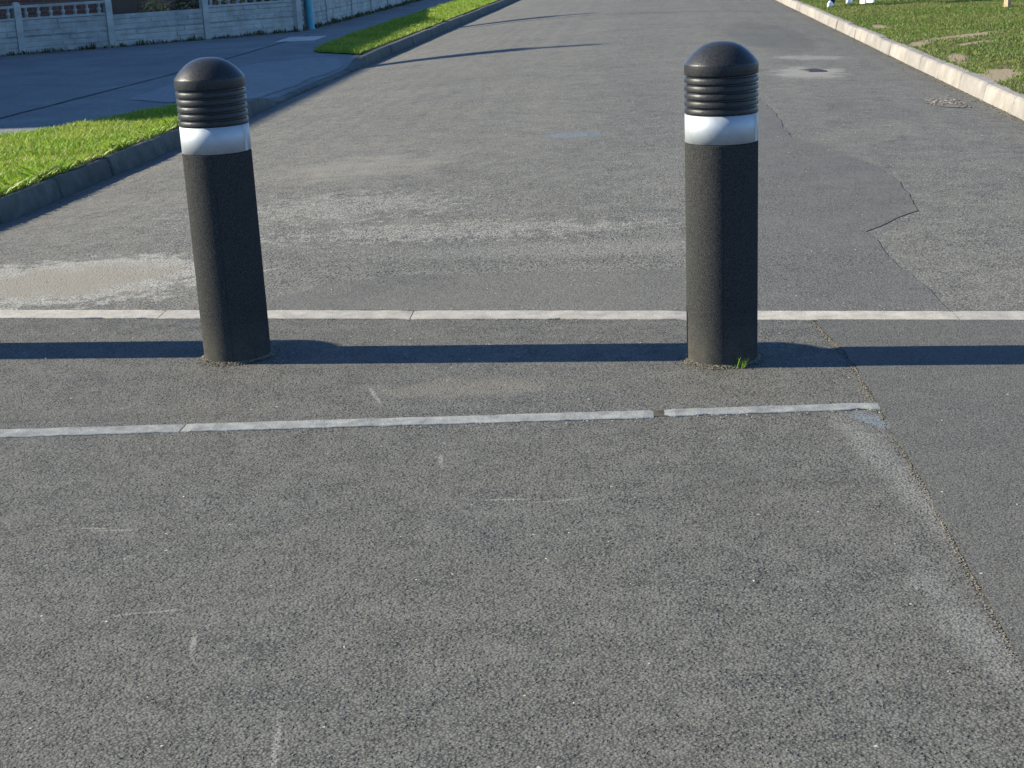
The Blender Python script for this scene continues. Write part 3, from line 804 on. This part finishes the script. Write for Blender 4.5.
# weeds and dead leaves along its foot
def tuft_blades(v, f, x, y, z, h, w, lean, a=None):
    a = random.random() * 6.283 if a is None else a
    b = len(v); ca, sa = math.cos(a), math.sin(a); dx, dy = -sa * w, ca * w
    lx, ly = ca * lean, sa * lean
    v += [(x - dx, y - dy, z), (x + dx, y + dy, z), (x + lx * .45 + dx * .7, y + ly * .45 + dy * .7, z + h * .62), (x + lx * .45 - dx * .7, y + ly * .45 - dy * .7, z + h * .62), (x + lx, y + ly, z + h)]
    f += [(b, b + 1, b + 2, b + 3), (b + 3, b + 2, b + 4)]
v, f = [], []
for i in range(len(PW) - 1):
    a, b = Vector(PW[i]), Vector(PW[i + 1]); d = (b - a); n = Vector((d.y, -d.x)).normalized()
    for _ in range(int(d.length * 110)):
        t = random.random(); cl_ = 0.5 + 0.5 * math.sin(t * 9 + i * 2.3) * math.sin(t * 23 + i)
        if random.random() > 0.25 + 0.75 * cl_: continue
        p = a + d * t + n * (0.05 + abs(random.gauss(0, 0.05)))
        tuft_blades(v, f, p.x, p.y, z_left(p.x, p.y) - 0.005, random.uniform(0.02, 0.09) * (0.5 + cl_), random.uniform(.006, .02), random.uniform(0, .07))
stuff(mesh_obj('wall_foot_weeds', v, f, 'weed'))

# ------------------------------------------------------------------ lamp column
lp = empty('lamp_column', (-3.24, 26.9, z_left(-3.24, 26.9)))
tag(lp, 'teal painted steel lamp column standing against the corner of the pale wall', 'lamp post')
mb = MB(); mb.lathe([(0.085, -0.1), (0.085, 0.02), (0.072, 0.03), (0.072, 2.1), (0.066, 2.16), (0.046, 2.22), (0.046, 2.3)], 20); shade_auto(mb.obj('base_section', 'teal', lp), 40)
mb = MB(); mb.lathe([(0.044, 2.29), (0.036, 5.0)], 16); shade_auto(mb.obj('shaft', 'teal', lp), 60)
mb = MB(); mb.box(-0.045, 0.045, -0.076, -0.068, 0.55, 1.15, 0.003); mb.obj('access_door', 'teal', lp)
mb = MB()
pp = [(0, 0, 4.98), (0.05, 0, 5.12), (0.16, 0, 5.22), (0.34, 0, 5.27)]
mb.loft([[(px + 0.024 * math.cos(t) * (1 if k == 0 else .5), 0.024 * math.sin(t), pz + (0.024 * math.cos(t) if k > 0 else 0) * .8) for t in [j * math.pi / 4 for j in range(8)]] for k, (px, _, pz) in enumerate(pp)])
arm = mb.obj('bracket_arm', 'teal', lp)
mb = MB(); mb.loft([[(x, sy * w, 5.27 + zo) for sy, zo in ((-1, -.05), (1, -.05), (.7, .04), (-.7, .04))] for x, w in ((0.30, 0.05), (0.42, 0.10), (0.72, 0.12), (0.85, 0.07))]); mb.obj('lantern', 'galv', lp)

# ------------------------------------------------------------------ buildings
def building(name, org, rz, W_, D_, H_, roof, label, cat, wins, doors, chim=(), ridge=2.6, over=0.3):
    """local x across the front (front at y=0 looking to -y), depth D_ along +y"""
    root = empty(name, org, rz); tag(root, label, cat)
    mb = MB(); mb.box(0, W_, 0, D_, -0.4, H_)
    if roof == 'gable':
        for x0, x1 in ((0.0, 0.24), (W_ - 0.24, W_)):
            b = len(mb.v)
            mb.v += [(x, y, z) for x in (x0, x1) for (y, z) in ((0, H_ + .003), (D_, H_ + .003), (D_ / 2, H_ + ridge - 0.12))]
            mb.f += [(b, b + 2, b + 1), (b + 3, b + 4, b + 5), (b, b + 1, b + 4, b + 3), (b + 1, b + 2, b + 5, b + 4), (b + 2, b, b + 3, b + 5)]
    mb.obj('wall', 'brick', root)
    rf = MB()
    if roof == 'gable':
        sl_ = ridge / (D_ / 2)
        rf.loft([[(x, -over, H_ - over * sl_), (x, D_ / 2, H_ + ridge), (x, D_ + over, H_ - over * sl_), (x, D_ + over, H_ - over * sl_ - .08), (x, D_ / 2, H_ + ridge - .10), (x, -over, H_ - over * sl_ - .08)] for x in (-0.12, W_ + 0.12)])
        r = rf.obj('roof', 'tile', root)
    else:
        rf.box(-over, W_ + over, -over, D_ + over, H_ + 0.002, H_ + 0.16, 0.02); r = rf.obj('roof', 'felt', root)
    for (x, y, w, d, z1, pots) in chim:
        mb = MB(); mb.box(x - w / 2, x + w / 2, y - d / 2, y + d / 2, H_ + 0.6, z1)
        mb.box(x - w / 2 - .05, x + w / 2 + .05, y - d / 2 - .05, y + d / 2 + .05, z1 + .002, z1 + .1)
        c = mb.obj('chimney', 'brick', r)
        mp = MB()
        for px in pots: mp.lathe([(0.11, z1 + .103), (0.10, z1 + .65), (0.115, z1 + .67), (0.115, z1 + .72)], 12, x, y + px)
        mp.obj('chimney_pots', 'pot', root)
    for (x0, x1, z0, z1, mull) in wins:
        mb = MB(); t = 0.06
        mb.box(x0, x1, -0.03, 0.0 - .002, z0, z0 + t); mb.box(x0, x1, -0.03, -.002, z1 - t, z1)
        mb.box(x0, x0 + t, -0.03, -.002, z0 + t, z1 - t); mb.box(x1 - t, x1, -0.03, -.002, z0 + t, z1 - t)
        for k in range(1, mull):
            xx = x0 + (x1 - x0) * k / mull; mb.box(xx - .025, xx + .025, -0.03, -.002, z0 + t, z1 - t)
        w = mb.obj('window', 'render_white', root)
        mb = MB(); mb.box(x0 + t, x1 - t, -0.012, -0.004, z0 + t, z1 - t); mb.obj('pane', 'glass', w)
        mb = MB(); mb.box(x0 - .08, x1 + .08, -0.12, -.002, z0 - .08, z0 - .003, .008); mb.obj('sill', 'render_white', w)
    for (x0, x1, z1) in doors:
        mb = MB(); mb.box(x0, x1, -0.035, -.002, 0.08, z1); 
        for k in range(3): mb.box(x0 + .1, x1 - .1, -0.05, -.034, 0.25 + k * (z1 - .3) / 3, 0.08 + (k + 1) * (z1 - .1) / 3)
        d_ = mb.obj('door', 'door', root)
        mb = MB(); mb.box(x1 - .12, x1 - .08, -0.09, -.034, 1.0, 1.12); mb.obj('handle', 'galv', d_)
        mb = MB(); mb.box(x0 - .15, x1 + .15, -0.35, -.003, -0.3, 0.075, .01); mb.obj('step', 'slab', root)
    return root

# two-storey house left of the frame: its roof shades the pavement
RX0, RY0 = -16.95, 14.50     # near end of the ridge
dirv = Vector((0.08, 1.0)).normalized()
HD, HL, HE, HR = 8.8, 15.75, 5.1, 2.5
outw = Vector((dirv.y, -dirv.x))         # to the road
corner = Vector((RX0, RY0)) + outw * (HD / 2)
rz = math.atan2(dirv.y, dirv.x)
building('semi_detached_house', (corner.x, corner.y, 0.0), rz, HL, HD, HE, 'gable', 'red brick two-storey house left of the picture that shades the pavement', 'house',
         [(1.0, 3.2, 0.9, 2.2, 3), (4.8, 6.6, 0.9, 2.2, 2), (8.8, 10.6, 0.9, 2.2, 2), (12.2, 14.4, 0.9, 2.2, 3), (1.0, 3.0, 3.5, 4.7, 3), (5.0, 6.4, 3.5, 4.7, 2), (9.0, 10.4, 3.5, 4.7, 2), (12.4, 14.4, 3.5, 4.7, 3)],
         [(3.8, 4.7, 2.1), (10.8, 11.7, 2.1)],
         chim=[(6.65, HD / 2, 0.42, 0.9, HE + HR + 0.8, (-0.15, 0.15)), (14.85, HD / 2, 0.42, 0.9, HE + HR + 0.8, (0.0,))], ridge=HR, over=0.35)
# low brick building behind the wall
building('brick_outbuilding', (-11.4, 28.7, z_left(-9, 29)), R(2), 5.5, 5.2, 2.25, 'flat', 'low dark brick building just behind the pale garden wall', 'building',
         [(0.6, 2.05, 0.55, 1.75, 2)], [(3.95, 4.75, 2.0)], over=0.12)

# ------------------------------------------------------------------ grass
def in_poly(px, py, poly):
    inside = np.zeros(px.shape, bool); n = len(poly); j = n - 1
    for i in range(n):
        xi, yi = poly[i]; xj, yj = poly[j]
        c = ((yi > py) != (yj > py)) & (px < (xj - xi) * (py - yi) / (yj - yi + 1e-12) + xi)
        inside ^= c; j = i
    return inside
def vnoise(x, y, s, seed):
    def h(i, j): 
        k = np.sin(i * 127.1 + j * 311.7 + seed * 74.7) * 43758.5453; return k - np.floor(k)
    x = x * s; y = y * s; i, j = np.floor(x), np.floor(y); u, w = x - i, y - j
    u, w = u * u * (3 - 2 * u), w * w * (3 - 2 * w)
    return (h(i, j) * (1 - u) + h(i + 1, j) * u) * (1 - w) + (h(i, j + 1) * (1 - u) + h(i + 1, j + 1) * u) * w
def grass(name, poly, dens, zf, off, h0, h1, w, mat, holes=(), thin=0.0, lean=0.5):
    xs = [p[0] for p in poly]; ys = [p[1] for p in poly]
    A = (max(xs) - min(xs)) * (max(ys) - min(ys)); n = int(A * dens)
    x = rng.uniform(min(xs), max(xs), n); y = rng.uniform(min(ys), max(ys), n)
    k = in_poly(x, y, poly)
    for (cx, cy, rx, ry, rot) in holes:
        ux, uy = x - cx, y - cy; c_, s_ = math.cos(rot), math.sin(rot)
        d = 1 - np.hypot((ux * c_ + uy * s_) / rx, (-ux * s_ + uy * c_) / ry) + (vnoise(x, y, 6.0, 21) - 0.5) * 1.1
        k &= rng.random(n) > np.clip(d * 3.0 + 0.1, 0, 0.985)
    if thin: k &= (rng.random(n) > thin * (vnoise(x, y, 1.7, 3) * 0.6 + vnoise(x, y, 6.1, 5) * 0.4))
    x, y = x[k], y[k]; n = len(x)
    z = np.vectorize(zf)(x, y) + off
    tall = vnoise(x, y, 2.3, 9) * 0.6 + vnoise(x, y, 9.0, 11) * 0.4
    h = (h0 + (h1 - h0) * rng.random(n)) * (0.6 + 0.8 * tall)
    a = rng.uniform(0, 6.283, n); ln = h * lean * rng.uniform(0.1, 1.4, n)
    ww = w * rng.uniform(0.6, 1.3, n)
    dx, dy = -np.sin(a) * ww / 2, np.cos(a) * ww / 2; lx, ly = np.cos(a) * ln, np.sin(a) * ln
    V = np.empty((n, 4, 3))
    V[:, 0] = np.stack([x - dx, y - dy, z], 1); V[:, 1] = np.stack([x + dx, y + dy, z], 1)
    V[:, 2] = np.stack([x + lx * .4 + dx * .8, y + ly * .4 + dy * .8, z + h * .6], 1); V[:, 3] = np.stack([x + lx, y + ly, z + h], 1)
    V = V.reshape(-1, 3)
    b = np.arange(n) * 4
    F = np.stack([np.stack([b, b + 1, b + 2], 1), np.stack([b, b + 2, b + 3], 1)], 1).reshape(-1, 3)
    me = bpy.data.meshes.new(name)
    me.vertices.add(len(V)); me.vertices.foreach_set('co', V.ravel())
    me.loops.add(F.size); me.loops.foreach_set('vertex_index', F.ravel().astype(np.int32))
    me.polygons.add(len(F)); me.polygons.foreach_set('loop_start', np.arange(0, F.size, 3, dtype=np.int32))
    me.update(calc_edges=True); me.materials.append(MT[mat])
    return stuff(link(bpy.data.objects.new(name, me)))
bk = lambda Y: xl(Y) - KW
V1 = [(bk(14.15) - .02, 14.15), (-2.62, 14.1), (-2.95, 13.8), (-3.412, 12.618), (-3.926, 11.87), (-4.6, 10.9), (-5.4, 9.4), (-6.0, 7.0), (-6.3, 3.0), (bk(3) - .005, 3.0)]
structure(sheet('near_verge', ragged(V1[:-1], 0.15, 0.02) + ragged([V1[-1], (bk(3) + .05, 3.0), (bk(8) + .05, 8), (bk(11) + .045, 11), (bk(14) + .03, 14)], 0.12, 0.022), z_left, 0.012, 'turf', 0.4))
V1g = [(bk(14.1) + .03, 14.08)] + V1[1:6] + [(-4.9, 7.0), (-4.9, 5.5), (bk(5.5) + .045, 5.5)]
grass('verge_grass', V1g, 9500, z_left, 0.010, 0.015, 0.050, 0.0055, 'grass_verge', thin=0.35, lean=0.7)
grass('verge_fringe', [(bk(13.9) + .055, 13.9), (bk(13.9) - .05, 13.9), (bk(6) - .05, 6.0), (bk(6) + .06, 6.0)], 5200, z_left, 0.008, 0.02, 0.075, 0.005, 'grass_verge', thin=0.9, lean=1.3)
V2 = [(bk(19.8) - .02, 19.75), (-1.75, 19.75), (-2.35, 20.45), (-2.506, 20.9), (-2.336, 23.688), (-1.85, 28.4), (-1.342, 33.156), (0.5, 50), (1.2, 58), (bk(58), 58)]
structure(sheet('far_verge', V2, z_left, 0.012, 'turf', 0.5))
V2g = V2[:7] + [(-0.6, 40.0), (bk(40.0) - .02, 40.0)]
grass('far_verge_grass', V2g, 2600, z_left, 0.010, 0.02, 0.065, 0.011, 'grass_verge', thin=0.3, lean=0.7)
# right lawn, worn bare in places (BARE)
bkr = lambda Y: xr(Y) + KW
HOLES = BARE
LG = [(bkr(8.5) - .03, 8.5), (4.6, 8.5), (6.6, 14), (9.3, 22), (12.5, 33), (bkr(33) - .03, 33)]
grass('lawn_grass', LG, 3600, z_right, 0.0, 0.010, 0.030, 0.0085, 'grass_lawn', HOLES, 0.75, 0.8)
# worn, thinner fringe along the kerb in places is left by the noise above

# grass tuft at the foot of the right bollard
v, f = [], []
for _ in range(26):
    tuft_blades(v, f, 0.722 + random.gauss(0, .010), 4.532 + random.gauss(0, .007), 0.006, random.uniform(.012, .042), random.uniform(.0008, .0016), random.uniform(.005, .028))
o = mesh_obj('grass_tuft', v, f, 'grass_verge'); tag(o, 'tiny grass tuft growing at the front foot of the right bollard', 'grass tuft')

# shrub behind the wall
def shrub(loc, r, h, lab, kind='shrub', group=None):
    root = empty('garden_shrub', loc); tag(root, lab, 'shrub', group)
    v, f = [], []
    for _ in range(520 if kind == 'shrub' else 1100):
        a = random.uniform(0, 6.283); t = random.random(); d = r * math.sqrt(random.random()) * (0.55 + 0.45 * math.sin(math.pi * min(1, t * 1.1)))
        x, y, z = d * math.cos(a), d * math.sin(a), h * (0.15 + 0.85 * t) * (1 - 0.35 * (d / r) ** 2)
        s = random.uniform(0.02, 0.05); n = Vector((random.gauss(0, 1), random.gauss(0, 1), random.gauss(0, 1) + .6)).normalized(); u = n.orthogonal().normalized(); w = n.cross(u)
        b = len(v); c = Vector((x, y, z))
        v += [tuple(c - u * s), tuple(c + w * s * .5 + n * s * .1), tuple(c + u * s), tuple(c - w * s * .5 + n * s * .1)]; f.append((b, b + 1, b + 2, b + 3))
    mesh_obj('foliage', v, f, 'shrub' if kind == 'shrub' else 'weed', root)
    mb = MB()
    for k in range(6):
        a = k * 1.05; mb.capsule((0, 0, -.05), (r * .5 * math.cos(a), r * .5 * math.sin(a), h * .75), .014, .005, 6, 2)
    mb.obj('stem', 'wood', root)
shrub((-5.62, 25.7, z_left(-5.6, 25.7)), 0.42, 0.66, 'yellow and pink leaved shrub showing over the wall left of the second low post')
shrub((-4.55, 26.3, z_left(-4.5, 26.3)), 0.40, 0.68, 'yellowish shrub behind the balusters near the teal column')

for x, y, r_, h_, lb in ((-4.35, 27.4, .5, .8, 'dark green shrub behind the middle of the balusters left of the teal column'), (-3.95, 28.5, .42, .75, 'dark green shrub close behind the teal column'), (-5.0, 28.0, .5, .85, 'dark green shrub beside the corner of the low brick building'), (-4.4, 29.4, .5, .9, 'dark green shrub farthest back behind the corner of the wall'), (-5.3, 26.9, .45, .7, 'dark green shrub just behind the yellow and pink leaved one')):
    shrub((x, y, z_left(x, y)), r_, h_, lb, 'dark', 'dark shrubs behind the wall')
# wooden stake in the lawn
st = empty('wooden_post', (7.27, 21.89, z_right(7.27, 21.89)), R(35)); tag(st, 'short brown wooden stake standing in the lawn at the far right', 'post')
mb = MB(); mb.loft([[(sx * w, sy * w, z) for sx, sy in ((-1, -1), (1, -1), (1, 1), (-1, 1))] for z, w in ((-0.1, .035), (0.5, .034), (1.05, .034))]); mb.obj('shaft', 'wood', st)
mb = MB(); mb.loft([[(sx * w, sy * w, z) for sx, sy in ((-1, -1), (1, -1), (1, 1), (-1, 1))] for z, w in ((1.051, .034), (1.075, .026), (1.085, .012))]); mb.obj('chamfered_top', 'wood', st)

# ------------------------------------------------------------------ people on the lawn (only the feet reach into the picture)
def remesh(o, vox, smooth=2):
    m = o.modifiers.new('remesh', 'REMESH'); m.mode = 'VOXEL'; m.voxel_size = vox; m.use_smooth_shade = True
    if smooth:
        s = o.modifiers.new('smooth', 'SMOOTH'); s.factor = 0.5; s.iterations = smooth
    return o
def person(loc, rz, H, feet, trousers, top, lab, short_leg=False):
    """faces local -y; feet = ((x, y, lift) right, left)"""
    k = H / 1.75
    root = empty('person', loc, rz); tag(root, lab, 'person', 'people walking on the lawn')
    V_ = lambda *p: Vector(p) * k
    hip = 0.93; body = MB(); tr = MB(); jk = MB(); joints = []
    body.capsule(V_(0, 0, hip + .02), V_(0, .005, 1.18), .135 * k, .125 * k, 14, 4, (1.1, .75))
    body.capsule(V_(0, .005, 1.18), V_(0, .0, 1.38), .13 * k, .12 * k, 14, 4, (1.2, .75))
    body.capsule(V_(-.15, .01, 1.42), V_(.15, .01, 1.42), .055 * k, .055 * k)
    body.capsule(V_(0, .01, 1.42), V_(0, -.01, 1.54), .055 * k, .05 * k)
    body.capsule(V_(0, -.012, 1.60), V_(0, -.004, 1.665), .078 * k, .088 * k, 14, 5, (.92, 1.12))
    body.capsule(V_(0, -.04, 1.565), V_(0, -.03, 1.60), .045 * k, .06 * k)
    body.capsule(V_(0, -.098, 1.645), V_(0, -.118, 1.612), .010 * k, .016 * k, 8, 3)
    for s in (-1, 1): body.capsule(V_(s * .082, .0, 1.60), V_(s * .086, .008, 1.655), .012 * k, .017 * k, 8, 3)
    jk.capsule(V_(0, 0, hip + .03), V_(0, .005, 1.2), .165 * k, .152 * k, 14, 4, (1.1, .78))
    jk.capsule(V_(0, .005, 1.18), V_(0, .005, 1.38), .155 * k, .14 * k, 14, 4, (1.2, .8))
    jk.capsule(V_(-.16, .01, 1.42), V_(.16, .01, 1.42), .07 * k, .07 * k); jk.capsule(V_(0, .01, 1.44), V_(0, .0, 1.48), .075 * k, .066 * k)
    tr.capsule(V_(-.07, 0, hip), V_(.07, 0, hip), .135 * k, .135 * k, 14, 4, (.85, 1))
    for i, s in enumerate((-1, 1)):
        fx, fy, lift, fa = feet[i]
        hp = V_(s * .095, 0, hip - .02); an = V_(fx, fy + .06, .09 + lift); kn = (hp + an) / 2 + V_(0, -.05 - lift * .4, .01)
        body.capsule(hp, kn, .085 * k, .057 * k); body.capsule(kn, kn.lerp(an, .4), .055 * k, .056 * k); body.capsule(kn.lerp(an, .4), an, .056 * k, .036 * k)
        ft = Vector((math.sin(fa), -math.cos(fa), 0))
        body.capsule(an - Vector((0, 0, .045 * k)), an + ft * .13 * k - Vector((0, 0, .058 * k)), .034 * k, .028 * k)
        e = an - Vector((0, 0, .03 * k)) if not short_leg else kn.lerp(an, .55)
        tr.capsule(hp, kn, .105 * k, .078 * k); tr.capsule(kn, e - (e - kn).normalized() * .02, .078 * k, .064 * k if not short_leg else .066 * k)
        # shoe: sole and upper
        sh = MB(); o_ = an - Vector((0, 0, .09 * k)); side = Vector((ft.y, -ft.x, 0))
        def foot_ring(sc, z, tf=0.0):
            out = []
            for q in range(16):
                t = q * math.pi / 8; lx = math.cos(t); ly = math.sin(t)
                L = .145 if lx > 0 else .095
                wd = .046 if lx > -.2 else .038
                p = o_ + ft * (lx * L * sc * k + .02 * k - tf) + side * (ly * wd * sc * k); out.append((p.x, p.y, o_.z + z * k))
            return out
        sh.loft([foot_ring(.96, .002), foot_ring(1.0, .012), foot_ring(.97, .04), foot_ring(.80, .072, .02), foot_ring(.50, .098, .04), foot_ring(.46, .105, .04)])
        shoe = sh.obj('shoe', 'shoe', root); shade_auto(shoe, 60)
        so = MB(); so.loft([foot_ring(1.0, -.008), foot_ring(1.03, -.002), foot_ring(1.03, .0145)]); so.obj('sole', 'sole', shoe)
        # arm and hand
        sw = -s * .10
        sh_ = V_(s * .195, .01, 1.41); el = V_(s * .235, .04 + sw * .4, 1.13); wr = V_(s * .225, -.05 + sw, .90)
        body.capsule(sh_, el, .046 * k, .037 * k); body.capsule(el, wr, .037 * k, .026 * k)
        jk.capsule(sh_, el, .064 * k, .054 * k); jk.capsule(el, el.lerp(wr, .93), .054 * k, .042 * k)
        pd = (wr - el).normalized(); pl = wr + pd * .075 * k
        body.capsule(wr, pl, .028 * k, .034 * k, 10, 3, (.6, 1))
        for fi in range(4):
            y_ = (-.027 + fi * .018) * k; L = (.072, .082, .078, .06)[fi] * k
            a0 = pl + Vector((0, y_, 0)) + pd * .015 * k; a1 = a0 + (pd + Vector((-s * .25, 0, 0))).normalized() * L * .55; a2 = a1 + (pd + Vector((-s * .9, 0, 0))).normalized() * L * .5
            body.capsule(a0, a1, .0088 * k, .008 * k, 8, 2); body.capsule(a1, a2, .008 * k, .0068 * k, 8, 2)
        t0 = wr + pd * .025 * k + Vector((0, -.022 * k, 0)); t1 = t0 + (pd + Vector((-s * .3, -.9, 0))).normalized() * .042 * k; t2 = t1 + (pd + Vector((-s * .4, -.1, 0))).normalized() * .032 * k
        body.capsule(t0, t1, .012 * k, .0095 * k, 8, 2); body.capsule(t1, t2, .0095 * k, .008 * k, 8, 2)
    remesh(body.obj('body', 'skin', root, True), .0075 * k)
    remesh(tr.obj('trousers', trousers, root, True), .014 * k, 4)
    remesh(jk.obj('jacket', top, root, True), .014 * k, 4)
    hr = MB(); hr.capsule(V_(0, .022, 1.655), V_(0, .012, 1.685), .088 * k, .090 * k, 16, 5, (.98, 1.12)); hr.capsule(V_(0, .06, 1.58), V_(0, .05, 1.66), .06 * k, .075 * k)
    remesh(hr.obj('hair', 'hair', root, True), .012 * k, 2)
    for s in (-1, 1):
        e = MB(); e.capsule(V_(s * .031, -.094, 1.648), V_(s * .032, -.0941, 1.648), .0115 * k, .0115 * k, 10, 4); e.obj('eye', 'eye', root, True)
    e = MB(); e.capsule(V_(-.020, -.099, 1.577), V_(.020, -.099, 1.577), .006 * k, .006 * k, 8, 3); e.obj('lips', 'lip', root, True)
    return root
zz = z_right(5.4, 24.7)
person((5.36, 24.25, zz + .012), R(-28), 1.70, ((-.10, -.02, 0, 0), (.10, .38, .035, 0)), 'denim', 'grey_cloth', 'person in navy trousers and white shoes walking on the lawn nearest the kerb')
person((5.98, 24.80, zz + .014), R(12), 1.62, ((-.10, -.06, 0, -.1), (.10, .10, 0, .15)), 'lilac', 'lilac', 'person in white shoes standing on the lawn right of the other walker', True)
